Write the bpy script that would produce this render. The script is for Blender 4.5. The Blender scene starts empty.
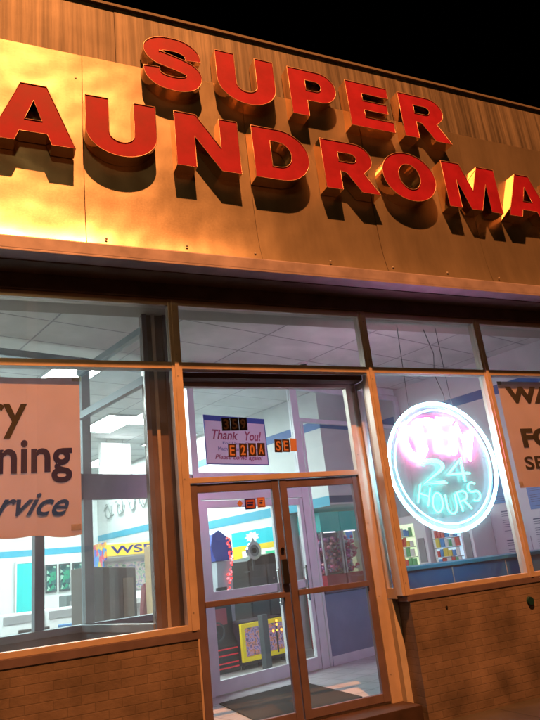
import bpy, bmesh, math, random
from mathutils import Vector, Matrix
random.seed(7)
C = bpy.context.scene.collection
SC = bpy.context.scene
COS, SIN = .9585, .285
TH = math.atan2(SIN, COS)            # the shop interior is turned 16.6 degrees against its front
def W(a, b, z=0.0): return Vector((a*COS - b*SIN, a*SIN + b*COS, z))

# ------------------------------------------------------------------ materials
MATS = {}
def mat(name, col=(.5,.5,.5), rough=.5, metal=0, spec=.5, emis=None, es=0, noise=0, nscale=6, bump=0, bscale=40, stretch=(1,1,1), coat=0):
    if name in MATS: return MATS[name]
    m = bpy.data.materials.new(name); m.use_nodes = True; MATS[name] = m
    nt = m.node_tree; N = nt.nodes; L = nt.links; b = N['Principled BSDF']
    b.inputs['Base Color'].default_value = (*col, 1); b.inputs['Roughness'].default_value = rough
    b.inputs['Metallic'].default_value = metal; b.inputs['Specular IOR Level'].default_value = spec
    b.inputs['Coat Weight'].default_value = coat
    if emis: b.inputs['Emission Color'].default_value = (*emis, 1); b.inputs['Emission Strength'].default_value = es
    if noise or bump:
        tc = N.new('ShaderNodeTexCoord'); mp = N.new('ShaderNodeMapping'); mp.inputs['Scale'].default_value = stretch
        L.new(tc.outputs['Object'], mp.inputs['Vector'])
    if noise:
        n = N.new('ShaderNodeTexNoise'); n.inputs['Scale'].default_value = nscale; n.inputs['Detail'].default_value = 6
        L.new(mp.outputs[0], n.inputs['Vector'])
        r = N.new('ShaderNodeValToRGB'); r.color_ramp.elements[0].position = .3; r.color_ramp.elements[1].position = .72
        r.color_ramp.elements[0].color = (*[c*(1-noise) for c in col], 1); r.color_ramp.elements[1].color = (*[min(1, c*(1+noise*.5)) for c in col], 1)
        L.new(n.outputs['Fac'], r.inputs[0]); L.new(r.outputs[0], b.inputs['Base Color'])
        mr = N.new('ShaderNodeMapRange'); mr.inputs['To Min'].default_value = max(.02, rough-.12); mr.inputs['To Max'].default_value = min(1, rough+.12)
        L.new(n.outputs['Fac'], mr.inputs['Value']); L.new(mr.outputs[0], b.inputs['Roughness'])
    if bump:
        n2 = N.new('ShaderNodeTexNoise'); n2.inputs['Scale'].default_value = bscale; n2.inputs['Detail'].default_value = 4
        L.new(mp.outputs[0], n2.inputs['Vector'])
        bp = N.new('ShaderNodeBump'); bp.inputs['Strength'].default_value = bump; bp.inputs['Distance'].default_value = .02
        L.new(n2.outputs['Fac'], bp.inputs['Height']); L.new(bp.outputs[0], b.inputs['Normal'])
    return m

def glow(name, col, s):
    if name in MATS: return MATS[name]
    m = bpy.data.materials.new(name); m.use_nodes = True; MATS[name] = m
    nt = m.node_tree; nt.nodes.remove(nt.nodes['Principled BSDF'])
    e = nt.nodes.new('ShaderNodeEmission'); e.inputs[0].default_value = (*col, 1); e.inputs[1].default_value = s
    nt.links.new(e.outputs[0], nt.nodes['Material Output'].inputs[0]); return m

def glassy(name, tint=(1,1,1), ior=1.45, rough=.0, dirt_haze=0.0, dcol=(.6,.6,.6)):
    if name in MATS: return MATS[name]
    m = bpy.data.materials.new(name); m.use_nodes = True; MATS[name] = m
    nt = m.node_tree; N = nt.nodes; L = nt.links; N.remove(N['Principled BSDF'])
    t = N.new('ShaderNodeBsdfTransparent'); t.inputs[0].default_value = (*tint, 1)
    g = N.new('ShaderNodeBsdfGlossy'); g.inputs['Roughness'].default_value = rough
    lw = N.new('ShaderNodeLayerWeight'); lw.inputs['Blend'].default_value = .5; pw = N.new('ShaderNodeMath'); pw.operation = 'POWER'; pw.inputs[1].default_value = 5
    L.new(lw.outputs['Facing'], pw.inputs[0]); f = N.new('ShaderNodeMath'); f.operation = 'MULTIPLY_ADD'; f.inputs[1].default_value = .8; f.inputs[2].default_value = ((ior-1)/(ior+1))**2
    L.new(pw.outputs[0], f.inputs[0])
    mx = N.new('ShaderNodeMixShader'); L.new(f.outputs[0], mx.inputs[0]); L.new(t.outputs[0], mx.inputs[1]); L.new(g.outputs[0], mx.inputs[2])
    out = mx
    if dirt_haze:  # mottled film: dirt, plus a painted veil on panes and neon disc
        d = N.new('ShaderNodeBsdfDiffuse'); d.inputs[0].default_value = (*dcol, 1)
        tl = N.new('ShaderNodeBsdfTranslucent'); tl.inputs[0].default_value = (*dcol, 1)
        dm = N.new('ShaderNodeMixShader'); dm.inputs[0].default_value = .5; L.new(d.outputs[0], dm.inputs[1]); L.new(tl.outputs[0], dm.inputs[2])
        tc = N.new('ShaderNodeTexCoord'); n = N.new('ShaderNodeTexNoise'); n.inputs['Scale'].default_value = 2.5; n.inputs['Detail'].default_value = 7
        L.new(tc.outputs['Object'], n.inputs['Vector'])
        mr = N.new('ShaderNodeMapRange'); mr.inputs['From Min'].default_value = .35; mr.inputs['From Max'].default_value = .75
        mr.inputs['To Min'].default_value = dirt_haze*.4; mr.inputs['To Max'].default_value = dirt_haze*1.5; L.new(n.outputs['Fac'], mr.inputs['Value'])
        m2 = N.new('ShaderNodeMixShader'); L.new(mr.outputs[0], m2.inputs[0]); L.new(mx.outputs[0], m2.inputs[1]); L.new(dm.outputs[0], m2.inputs[2]); out = m2
    L.new(out.outputs[0], N['Material Output'].inputs[0]); return m

def brick_mat(name, c1, c2, mortar, scale, bw, rh, ms, wall=True, rough=.8, bump=.6, offset=.5, grime=.5):
    """courses of bricks (wall=True: mapped along x+y and z) or tiles on a floor (x, y)"""
    if name in MATS: return MATS[name]
    m = bpy.data.materials.new(name); m.use_nodes = True; MATS[name] = m
    nt = m.node_tree; N = nt.nodes; L = nt.links; b = N['Principled BSDF']; b.inputs['Roughness'].default_value = rough
    tc = N.new('ShaderNodeTexCoord'); vec = tc.outputs['Object']
    if wall:
        s = N.new('ShaderNodeSeparateXYZ'); L.new(vec, s.inputs[0]); ad = N.new('ShaderNodeMath'); ad.operation = 'ADD'
        L.new(s.outputs[0], ad.inputs[0]); L.new(s.outputs[1], ad.inputs[1])
        cb = N.new('ShaderNodeCombineXYZ'); L.new(ad.outputs[0], cb.inputs[0]); L.new(s.outputs[2], cb.inputs[1]); vec = cb.outputs[0]
    t = N.new('ShaderNodeTexBrick'); t.offset = offset; t.inputs['Color1'].default_value = (*c1, 1); t.inputs['Color2'].default_value = (*c2, 1)
    t.inputs['Mortar'].default_value = (*mortar, 1); t.inputs['Scale'].default_value = scale; t.inputs['Brick Width'].default_value = bw
    t.inputs['Row Height'].default_value = rh; t.inputs['Mortar Size'].default_value = ms; t.inputs['Mortar Smooth'].default_value = .3
    L.new(vec, t.inputs['Vector'])
    n = N.new('ShaderNodeTexNoise'); n.inputs['Scale'].default_value = 2.2; n.inputs['Detail'].default_value = 8; L.new(tc.outputs['Object'], n.inputs['Vector'])
    mr = N.new('ShaderNodeMapRange'); mr.inputs['From Min'].default_value = .35; mr.inputs['From Max'].default_value = .7
    mr.inputs['To Min'].default_value = 1-grime; mr.inputs['To Max'].default_value = 1.1; L.new(n.outputs['Fac'], mr.inputs['Value'])
    mx = N.new('ShaderNodeMix'); mx.data_type = 'RGBA'; mx.blend_type = 'MULTIPLY'; mx.inputs[0].default_value = 1
    L.new(t.outputs['Color'], mx.inputs[6]); L.new(mr.outputs[0], mx.inputs[7]); L.new(mx.outputs[2], b.inputs['Base Color'])
    bp = N.new('ShaderNodeBump'); bp.inputs['Strength'].default_value = bump; bp.inputs['Distance'].default_value = .01; bp.invert = True
    n4 = N.new('ShaderNodeTexNoise'); n4.inputs['Scale'].default_value = 38; n4.inputs['Detail'].default_value = 5; L.new(tc.outputs['Object'], n4.inputs['Vector'])
    a4 = N.new('ShaderNodeMath'); a4.operation = 'MULTIPLY_ADD'; a4.inputs[1].default_value = .55 if wall else .05; L.new(n4.outputs['Fac'], a4.inputs[0]); L.new(t.outputs['Fac'], a4.inputs[2])
    L.new(a4.outputs[0], bp.inputs['Height']); L.new(bp.outputs[0], b.inputs['Normal'])
    return m

BRICK = brick_mat('brick', (.21,.165,.15), (.17,.135,.122), (.145,.118,.108), 1, .2, .066, .004, grime=.6, bump=.35)
BRICKB = brick_mat('side_brick', (.3,.18,.12), (.24,.14,.1), (.3,.27,.24), 1, .2, .075, .01)
TILE = brick_mat('floor_tile', (.62,.62,.63), (.56,.57,.58), (.2,.2,.21), 1, .305, .305, .006, wall=False, rough=.3, bump=.2, offset=0, grime=.25)
CEIL = brick_mat('ceiling_tile', (.80,.82,.80), (.76,.78,.77), (.42,.42,.44), 1, 1.22, .61, .012, wall=False, rough=.9, bump=.5, offset=0, grime=.12)
PANELING = mat('wall_paint', (.78,.8,.8), .6, noise=.05, nscale=2)
ALU = mat('storefront_aluminium', (.62,.53,.48), .4, .35, noise=.10, nscale=7)
BRONZE = mat('door_bronze', (.19,.15,.19), .4, .35, noise=.15, nscale=7)
LILAC = mat('neon_tint_frame', (.80,.79,.86), .35, .1, noise=.08)  # slight lilac: neon tint put into the base colour
GREYF = mat('grey_frame', (.32,.38,.43), .4, .3, noise=.1)
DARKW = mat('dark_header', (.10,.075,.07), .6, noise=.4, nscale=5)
TRIMW = mat('trim_metal', (.34,.30,.37), .5, .2, noise=.3, nscale=5)
BLUE = mat('blue_stripe', (.05,.13,.36), .5)
TEALS = mat('teal_stripe', (.05,.35,.5), .5)
GLASS = glassy('window_glass', (.97,.98,.98), 1.5, 0, .045)
UGLASS = glassy('transom_glass', (.9,.88,.86), 1.5, 0, .07, (.5,.45,.42))
DGLASS = glassy('door_glass', (.96,.97,.97), 1.4, 0, .03)
RED = mat('sign_red', (.27,.010,.028), .62, 0, noise=.25, nscale=5, spec=.12)
GOLD = mat('letter_return', (.78,.50,.30), .07, 1)
EDGE = mat('letter_trim', (.6,.35,.25), .4, .3, noise=.5, nscale=14)
BLACK = mat('black_plastic', (.015,.015,.018), .35)
DGREY = mat('dark_grey_metal', (.06,.07,.08), .4)
GREY = mat('grey_metal', (.3,.3,.31), .45)
WHITE = mat('white_enamel', (.8,.8,.8), .35)
CHROME = mat('chrome', (.7,.7,.72), .15, 1)
INK = mat('black_ink', (.02,.02,.03), .6)
NAVYINK = mat('navy_ink', (.004,.012,.20), .6)

def fascia_mat(name, base, rough, streak, metal, dark):
    m = bpy.data.materials.new(name); m.use_nodes = True; MATS[name] = m
    nt = m.node_tree; N = nt.nodes; L = nt.links; b = N['Principled BSDF']
    b.inputs['Metallic'].default_value = metal
    tc = N.new('ShaderNodeTexCoord'); mp = N.new('ShaderNodeMapping'); mp.inputs['Scale'].default_value = streak; L.new(tc.outputs['Object'], mp.inputs[0])
    n = N.new('ShaderNodeTexNoise'); n.inputs['Scale'].default_value = 1; n.inputs['Detail'].default_value = 8; n.inputs['Roughness'].default_value = .65; L.new(mp.outputs[0], n.inputs['Vector'])
    r = N.new('ShaderNodeValToRGB'); e = r.color_ramp.elements; e[0].position = .36; e[1].position = .66
    e[0].color = (*[c*dark for c in base], 1); e[1].color = (*base, 1); L.new(n.outputs['Fac'], r.inputs[0]); L.new(r.outputs[0], b.inputs['Base Color'])
    n3 = N.new('ShaderNodeTexNoise'); n3.inputs['Scale'].default_value = 55; n3.inputs['Detail'].default_value = 3; L.new(tc.outputs['Object'], n3.inputs['Vector'])
    ad = N.new('ShaderNodeMath'); ad.operation = 'MULTIPLY_ADD'; ad.inputs[1].default_value = .05; ad.inputs[2].default_value = rough-.025
    L.new(n3.outputs['Fac'], ad.inputs[0]); L.new(ad.outputs[0], b.inputs['Roughness'])
    n2 = N.new('ShaderNodeTexNoise'); n2.inputs['Scale'].default_value = 1.3; n2.inputs['Detail'].default_value = 2; L.new(tc.outputs['Object'], n2.inputs['Vector'])
    m1 = N.new('ShaderNodeMath'); m1.operation = 'MULTIPLY_ADD'; m1.inputs[1].default_value = .004; L.new(n3.outputs['Fac'], m1.inputs[0]); L.new(n2.outputs['Fac'], m1.inputs[2])
    bp = N.new('ShaderNodeBump'); bp.inputs['Strength'].default_value = .55; bp.inputs['Distance'].default_value = .05
    L.new(m1.outputs[0], bp.inputs['Height']); L.new(bp.outputs[0], b.inputs['Normal'])
    return m
SHEET = fascia_mat('fascia_sheet', (.64,.56,.44), .315, (3, 3, .5), .84, .75)
UPPER = fascia_mat('weathered_parapet', (.16,.14,.115), .65, (17, 17, .45), .2, .25)

# ------------------------------------------------------------------ geometry helpers
def BM(): return bmesh.new()
def box(bm, x0, x1, y0, y1, z0, z1, bev=0):
    vs = [bm.verts.new(p) for p in ((x0,y0,z0),(x1,y0,z0),(x1,y1,z0),(x0,y1,z0),(x0,y0,z1),(x1,y0,z1),(x1,y1,z1),(x0,y1,z1))]
    fs = [bm.faces.new([vs[i] for i in f]) for f in ((0,3,2,1),(4,5,6,7),(0,1,5,4),(1,2,6,5),(2,3,7,6),(3,0,4,7))]
    if bev:
        es = list({e for f in fs for e in f.edges})
        bmesh.ops.bevel(bm, geom=es, offset=bev, segments=2, affect='EDGES', profile=.7)
    return bm
def prism(bm, pts, axis, t0, t1, bev=0):
    """pts: 2-D outline; axis 'y': pts are (x,z) extruded in y; 'x': pts are (y,z); 'z': pts are (x,y)"""
    def P(p, t): return {'y': (p[0], t, p[1]), 'x': (t, p[0], p[1]), 'z': (p[0], p[1], t)}[axis]
    A = [bm.verts.new(P(p, t0)) for p in pts]; B = [bm.verts.new(P(p, t1)) for p in pts]; n = len(pts)
    fs = [bm.faces.new(A), bm.faces.new(list(reversed(B)))]
    for i in range(n): fs.append(bm.faces.new((A[i], B[i], B[(i+1) % n], A[(i+1) % n])))
    bmesh.ops.recalc_face_normals(bm, faces=fs)
    if bev: bmesh.ops.bevel(bm, geom=list({e for f in fs for e in f.edges}), offset=bev, segments=2, affect='EDGES', profile=.7)
    return bm
def cyl(bm, p0, p1, r0, r1=None, n=20):
    p0 = Vector(p0); p1 = Vector(p1); r1 = r0 if r1 is None else r1; d = p1-p0
    q = Vector((0,0,1)).rotation_difference(d.normalized()); a = []; b = []
    for i in range(n):
        t = 2*math.pi*i/n; v = q @ Vector((math.cos(t), math.sin(t), 0)); a.append(bm.verts.new(p0+v*r0)); b.append(bm.verts.new(p1+v*r1))
    bm.faces.new(list(reversed(a))); bm.faces.new(b)
    for i in range(n): bm.faces.new((a[i], a[(i+1) % n], b[(i+1) % n], b[i]))
    return bm
def ring(bm, c, R0, R1, y0, y1, n=32):
    """flat annulus facing y"""
    V = []
    for i in range(n):
        t = 2*math.pi*i/n; V.append([bm.verts.new((c[0]+R*math.cos(t), y, c[2]+R*math.sin(t))) for R in (R0, R1) for y in (y0, y1)])
    for i in range(n):
        A = V[i]; B = V[(i+1) % n]
        for f in ((A[0],B[0],B[2],A[2]), (A[1],A[3],B[3],B[1]), (A[2],B[2],B[3],A[3]), (A[0],A[1],B[1],B[0])): bm.faces.new(f)
    return bm
def ball(bm, c, r, sx=1, sy=1, sz=1, seg=12):
    bmesh.ops.create_uvsphere(bm, u_segments=seg, v_segments=max(6, seg//2+2), radius=r, matrix=Matrix.Translation(c) @ Matrix.Diagonal((sx, sy, sz, 1)))
    return bm
def link(name, me, m, parent=None, smooth=False):
    o = bpy.data.objects.new(name, me); C.objects.link(o)
    if m: me.materials.clear(); me.materials.append(m)
    if parent: o.parent = parent
    if smooth:
        for p in me.polygons: p.use_smooth = True
    return o
def obj(name, bm, m, parent=None, rot=0, smooth=False):
    bmesh.ops.recalc_face_normals(bm, faces=bm.faces)
    me = bpy.data.meshes.new(name); bm.to_mesh(me); bm.free()
    o = link(name, me, m, parent, smooth)
    if rot: o.rotation_euler = (0, 0, rot)
    return o
def thing(name, label, cat, loc=(0,0,0), rz=0, group=None):
    o = bpy.data.objects.new(name, None); C.objects.link(o); o.location = loc; o.rotation_euler = (0, 0, rz); o.empty_display_size = .1
    o['label'] = label; o['category'] = cat
    if group: o['group'] = group
    return o
def tag(o, label, cat, group=None):
    o['label'] = label; o['category'] = cat
    if group: o['group'] = group
    return o
def struct(o): o['kind'] = 'structure'; return o
def curve_mesh(name, loops, bevel=0, extrude=0, fill=True, z0=0, res=3):
    """2-D loops (x, y) -> mesh lying in local xy, extruded along local z"""
    cu = bpy.data.curves.new(name, 'CURVE'); cu.dimensions = '2D' if fill else '3D'
    cu.fill_mode = 'BOTH' if fill else 'FULL'; cu.extrude = extrude; cu.bevel_depth = bevel; cu.bevel_resolution = res
    for lp, closed in loops:
        s = cu.splines.new('POLY'); s.points.add(len(lp)-1); s.use_cyclic_u = closed
        for i, p in enumerate(lp): s.points[i].co = (p[0], p[1], p[2] if len(p) > 2 else 0, 1)
    t = bpy.data.objects.new('tmp', cu); C.objects.link(t); dg = bpy.context.evaluated_depsgraph_get(); dg.update()
    me = bpy.data.meshes.new_from_object(t.evaluated_get(dg)); bpy.data.objects.remove(t); bpy.data.curves.remove(cu); me.name = name
    return me
UP = Matrix(((1,0,0,0),(0,0,-1,0),(0,1,0,0),(0,0,0,1)))       # local xy plane -> xz plane facing -y
def xform(me, m): me.transform(m); me.update(); return me
def text(name, s, m, parent, x, z, y, size, bold=0, shear=0, align='LEFT', sx=1, ext=.0015, rotz=0, fit=None, tilt=0):
    cu = bpy.data.curves.new(name, 'FONT'); cu.body = s; cu.size = size; cu.extrude = ext; cu.offset = bold*size; cu.shear = shear; cu.align_x = align; cu.resolution_u = 4
    t = bpy.data.objects.new('tmp', cu); C.objects.link(t); dg = bpy.context.evaluated_depsgraph_get(); dg.update()
    me = bpy.data.meshes.new_from_object(t.evaluated_get(dg)); bpy.data.objects.remove(t); bpy.data.curves.remove(cu); me.name = name
    if fit:                                        # stretch the ink to x0, x1, z0, z1
        xs = [v.co.x for v in me.vertices]; ys = [v.co.y for v in me.vertices]; x0, x1, z0, z1 = fit
        kx = (x1-x0)/(max(xs)-min(xs)); kz = (z1-z0)/(max(ys)-min(ys))
        me.transform(Matrix.Translation((x0-min(xs)*kx, z0-min(ys)*kz, 0)) @ Matrix.Diagonal((kx, kz, 1, 1))); x = z = 0
    else: me.transform(Matrix.Diagonal((sx, 1, 1, 1)))
    xform(me, Matrix.Rotation(rotz, 4, 'Z') @ Matrix.Translation((x, y, z)) @ Matrix.Rotation(-tilt, 4, 'Y') @ UP)
    return link(name, me, m, parent)

# ------------------------------------------------------------------ the ground
g = BM(); box(g, -60, 60, -60, 60, -.6, -.365); struct(obj('road', g, mat('asphalt', (.028,.028,.028), .85, noise=.3, nscale=3, bump=.4)))
g = BM(); box(g, -60, 60, .8, 60, -.361, -.22, .01); struct(obj('pavement', g, brick_mat('sidewalk', (.05,.047,.045), (.042,.04,.04), (.02,.02,.02), 1, 1.5, 1.5, .01, wall=False, offset=0, rough=.9)))
g = BM(); box(g, -5.9, 9.9, 5.8, 21.5, -.2, -.06); struct(obj('tiled_floor', g, TILE, rot=0))


# ------------------------------------------------------------------ the building
B = thing('laundromat_building', 'brick laundromat with metal sign band, wide shop windows and a pair of glass doors', 'building')
# brick plinth left and right of the doorway
g = BM(); box(g, -6, 1.63, 5.5, 5.72, -.3, .79); obj('brick_wall', g, BRICK, B)
g = BM(); box(g, 3.74, 12, 5.5, 5.86, -.3, .83); obj('brick_wall', g, BRICK, B)
g = BM(); box(g, -6, 1.66, 5.494, 5.74, .79, .855, .004); obj('window_sill', g, BRONZE, B)
g = BM(); box(g, 3.715, 12, 5.494, 5.74, .83, .885, .004); obj('window_sill', g, BRONZE, B)
g = BM(); box(g, 3.669, 3.738, 5.702, 5.86, -.3, .857); obj('plaster_strip', g, mat('plaster', (.45,.42,.4), .7, noise=.2), B)
# raised slab in the doorway
g = BM(); box(g, 1.632, 3.688, 5.5, 5.80, -.3, -.05, .006); obj('door_slab', g, mat('red_painted_concrete', (.035,.018,.016), .8, noise=.4, nscale=8), B)
# fascia: lower sheets with seams, dull streaked parapet above
def sheet(x0, x1, z0, z1, y, bulge, m, name):
    bm = BM(); nx = max(6, int((x1-x0)/.12)); nz = max(4, int((z1-z0)/.05)); V = []; ph = random.random()*6
    for i in range(nx+1):
        for j in range(nz+1):
            u = i/nx; v = j/nz; e = 16*u*(1-u)*v*(1-v)
            fl_ = (.080 + .008*math.sin(ph+5*u))*math.exp(-v*(z1-z0)/.27) + .035*math.exp(-(1-v)*(z1-z0)/.4) if m is SHEET else 0      # edges bent to shape the lamp sheen: bright foot, darker top
            V.append(bm.verts.new((x0+(x1-x0)*u, y - fl_ - bulge*min(1, e)*(.6+.4*math.sin(ph+3*u+4*v)), z0+(z1-z0)*v)))
    for i in range(nx):
        for j in range(nz):
            k = i*(nz+1)+j; bm.faces.new((V[k], V[k+nz+1], V[k+nz+2], V[k+1]))
    r = bmesh.ops.extrude_face_region(bm, geom=list(bm.faces))
    for v in r['geom']:
        if isinstance(v, bmesh.types.BMVert): v.co.y = 5.235
    o = obj(name, bm, m, B, smooth=True); o.data.set_sharp_from_angle(angle=.6); return o
xs = [-6, -3.9, -2.2, -.75, .76, 2.43, 3.9, 5.36, 6.9, 8.4, 10.2, 12]
for i in range(len(xs)-1): sheet(xs[i]+.003, xs[i+1]-.003, 4.135, 6.22, 5.2 + (.004 if i % 2 else 0), .012, SHEET, 'fascia_sheet')
for i, (a, b_) in enumerate(((-6,-2.4),(-2.4,1.1),(1.1,4.62),(4.62,8.1),(8.1,12))): sheet(a+.002, b_-.002, 6.225, 6.96, 5.212 + (.003 if i % 2 else 0), .006, UPPER, 'parapet_panel')
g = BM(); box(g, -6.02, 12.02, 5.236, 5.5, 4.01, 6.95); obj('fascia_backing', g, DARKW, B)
g = BM(); box(g, -6.05, 12.05, 5.18, 5.5, 6.965, 7.0, .004); obj('coping', g, mat('coping_metal', (.08,.07,.06), .8, 0), B)
g = BM(); box(g, -6.03, 12.03, 5.085, 5.235, 4.005, 4.13, .012); obj('fascia_trim', g, TRIMW, B)
g = BM(); box(g, -6.03, 12.03, 5.075, 5.25, 3.985, 4.003, .003); obj('drip_edge', g, TRIMW, B)
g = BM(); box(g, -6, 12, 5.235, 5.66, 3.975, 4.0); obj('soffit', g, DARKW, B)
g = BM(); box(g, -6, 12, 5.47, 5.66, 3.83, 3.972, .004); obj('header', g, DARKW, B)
g = BM()
for i, (x, z) in enumerate(((.96,4.51),(.93,4.2),(1.67,4.21),(2.36,4.2),(3.2,4.2),(3.97,4.2),(4.7,4.2),(5.45,4.2),(.7,5.95),(-.6,4.2),(2.5,6.1),(5.3,6.1),(3.82,6.1))): ball(g, (x, 5.188 if z > 4.5 else 5.125, z), .012, 1, .6, 1, 8)
obj('rivet', g, GREY, B)['kind'] = 'stuff'
g = BM()
for x0, x1 in ((1.555,1.655), (3.67,3.765), (5.265,5.36)):
    for z in (1.0, 2.1, 3.05, 3.26, 3.7):
        cyl(g, ((x0+x1)/2, 5.4879, z), ((x0+x1)/2, 5.485, z), .006, n=8)
for x in (1.70, 3.57):
    for z in (.2, .9, 1.6, 2.3, 2.9): cyl(g, (x, 5.7599, z), (x, 5.757, z), .006, n=8)
obj('frame_screws', g, GREY, B)['kind'] = 'stuff'
# body behind: side walls, back wall, roof
g = BM(); box(g, -6, -5.8, 5.72, 21.5, -.3, 6.9); obj('side_wall', g, BRICKB, B)
g = BM(); box(g, 11.8, 12, 5.72, 21.5, -.3, 6.9); obj('side_wall', g, BRICKB, B)
g = BM(); box(g, -5.8, 11.8, 21.5, 21.7, -.3, 6.9); obj('rear_wall', g, BRICKB, B)
g = BM(); box(g, -5.8, 11.8, 5.5, 21.5, 6.6, 6.8); obj('roof', g, mat('roof_felt', (.08,.08,.08), .9), B)
# shop front frame: each window is a part with its frame pieces and panes
FY0, FY1 = 5.5, 5.6
MUL = [(-4.6,-4.5), (-2.6,-2.5), (-1.02,-.92), (1.555,1.655), (3.67,3.765), (5.265,5.36), (6.98,7.08), (8.7,8.8), (10.4,10.5)]
for x0, x1 in MUL:
    g = BM(); z0 = .857 if x0 < 2 else .887
    if x0 in (1.555, 3.67): z0 = -.048 if False else z0
    box(g, x0, x1, FY0, FY1, z0, 3.828, .004); box(g, x0+.03, x1-.03, FY0-.012, FY0-.001, z0, 3.82, .002); obj('mullion', g, ALU, B)
def bay(x0, x1, low=True, upper=True):
    zb = .857 if x0 < 2 else .887
    w = BM(); box(w, x0, x1, FY0+.002, FY1+.002, 3.125, 3.19, .003); wo = obj('shop_window', w, ALU, B)
    w = BM(); box(w, x0, x1, FY0+.005, FY1, 3.765, 3.826, .003); obj('head_rail', w, ALU, wo)
    if low: w = BM(); box(w, x0, x1, FY0+.004, FY1, zb, zb+.045, .003); obj('bottom_rail', w, ALU, wo)
    g = BM(); box(g, x0, x1, 5.535, 5.541, 3.188, 3.767); obj('transom_pane', g, UGLASS, wo)
    if low: g = BM(); box(g, x0, x1, 5.55, 5.556, zb+.043, 3.127); obj('pane', g, GLASS, wo)
for i in range(len(MUL)-1): bay(MUL[i][1], MUL[i+1][0], low=(i != 3))
# inner bulkhead behind the window head
g = BM(); box(g, -5.8, 11.8, 5.603, 5.86, 3.77, 3.97, .003); obj('bulkhead', g, mat('bulkhead_paint', (.4,.36,.33), .7), B)
# doorway recess: ceiling, glazed returns
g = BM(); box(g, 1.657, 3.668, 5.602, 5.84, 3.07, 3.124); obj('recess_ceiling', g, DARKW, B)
for xa, xb in ((1.61, 1.65), (3.68, 3.72)):
    w = BM(); box(w, xa-.01, xb+.01, 5.602, 5.635, .86, 3.065, .003); box(w, xa-.01, xb+.01, 5.745, 5.775, .86, 3.065, .003)
    box(w, xa-.01, xb+.01, 5.636, 5.744, .862, .96, .003); box(w, xa-.01, xb+.01, 5.636, 5.744, 2.99, 3.06, .003)
    r = obj('return_window', w, mat('return_frame', (.5,.46,.44), .4, .4), B); g = BM(); box(g, (xa+xb)/2-.003, (xa+xb)/2+.003, 5.637, 5.743, .961, 2.989); obj('pane', g, GLASS, r)
g = BM(); box(g, 1.632, 1.664, 5.722, 5.84, -.3, .855); obj('door_pier', g, BRONZE, B)
# brown pier left of the door frame, seen through the left window
g = BM(); box(g, 1.36, 1.60, 5.79, 5.9, .0, 3.97, .004); cp = obj('corner_post', g, mat('brown_post', (.20,.13,.11), .18, .2, noise=.2, nscale=5), B)
for x0, x1, m_ in ((1.36,1.405,BRONZE), (1.455,1.485,ALU), (1.565,1.60,BRONZE)): g = BM(); box(g, x0, x1, 5.765, 5.788, .0, 3.95, .003); obj('cover_strip', g, m_, cp)
# entrance frame and two leaves
w = BM(); Y0, Y1 = 5.76, 5.83
box(w, 1.665, 1.725, Y0, Y1, -.05, 3.068, .004); box(w, 3.54, 3.605, Y0, Y1, -.05, 3.068, .004); box(w, 3.608, 3.668, Y0+.01, Y1+.01, -.05, 3.068, .004)
box(w, 1.726, 3.539, Y0, Y1, 2.095, 2.145, .003); box(w, 1.726, 3.539, Y0, Y1, 3.03, 3.067, .003)
box(w, 1.726, 3.539, Y0+.03, Y1, -.05, -.03, .002)
ef = obj('entrance_frame', w, ALU, B)
g = BM(); box(g, 1.727, 3.538, 5.79, 5.796, 2.146, 3.029); obj('transom_pane', g, DGLASS, ef)
def leaf(x0, x1, hx):
    l = BM(); s = .072
    box(l, x0, x0+s, Y0+.012, Y1-.012, -.028, 2.088, .004); box(l, x1-s, x1, Y0+.012, Y1-.012, -.028, 2.088, .004)
    box(l, x0+s, x1-s, Y0+.015, Y1-.015, 2.005, 2.086, .003); box(l, x0+s, x1-s, Y0+.015, Y1-.015, -.026, .045, .003)
    d = obj('door', l, BRONZE, B)
    p = BM(); box(p, x0+s, x1-s, 5.792, 5.798, .046, 2.004); obj('pane', p, DGLASS, d)
    b = BM(); box(b, x0+s-.01, x1-s+.01, 5.748, 5.771, 1.005, 1.055, .006); obj('push_bar', b, BRONZE, d)
    if hx:
        h = BM(); box(h, hx-.03, hx+.03, 5.735, 5.771, 1.12, 1.34, .008); obj('handle', h, BLACK, d)
        h = BM(); cyl(h, (hx+.0, 5.771, 1.43), (hx+.0, 5.755, 1.43), .018); obj('lock', h, CHROME, d)
    return d
dl = leaf(1.73, 2.628, 2.59); dr = leaf(2.642, 3.536, None)
# interior: ceiling, walls, stripes (turned with the shop)
g = BM(); box(g, -1, 12, 1, 21, 3.95, 3.96); 
for v in list(g.verts): pass
g.free()
cm = BM()
inv = lambda x, y: (x*COS + y*SIN, -x*SIN + y*COS)
prism(cm, [inv(-5.8, 5.72), inv(11.8, 5.72), inv(11.8, 21.4), inv(-5.8, 21.4)], 'z', 3.965, 3.985); obj('ceiling', cm, CEIL, B, rot=TH)
# re-cut the floor in the shop's own direction so that its tiles run with the walls
fl = bpy.data.objects['tiled_floor']; bm = BM(); prism(bm, [inv(-5.9, 5.84), inv(11.8, 5.84), inv(11.8, 21.4), inv(-5.9, 21.4)], 'z', -.2, -.055); bmesh.ops.recalc_face_normals(bm, faces=bm.faces); bm.to_mesh(fl.data); bm.free(); fl.rotation_euler = (0, 0, TH)

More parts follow.
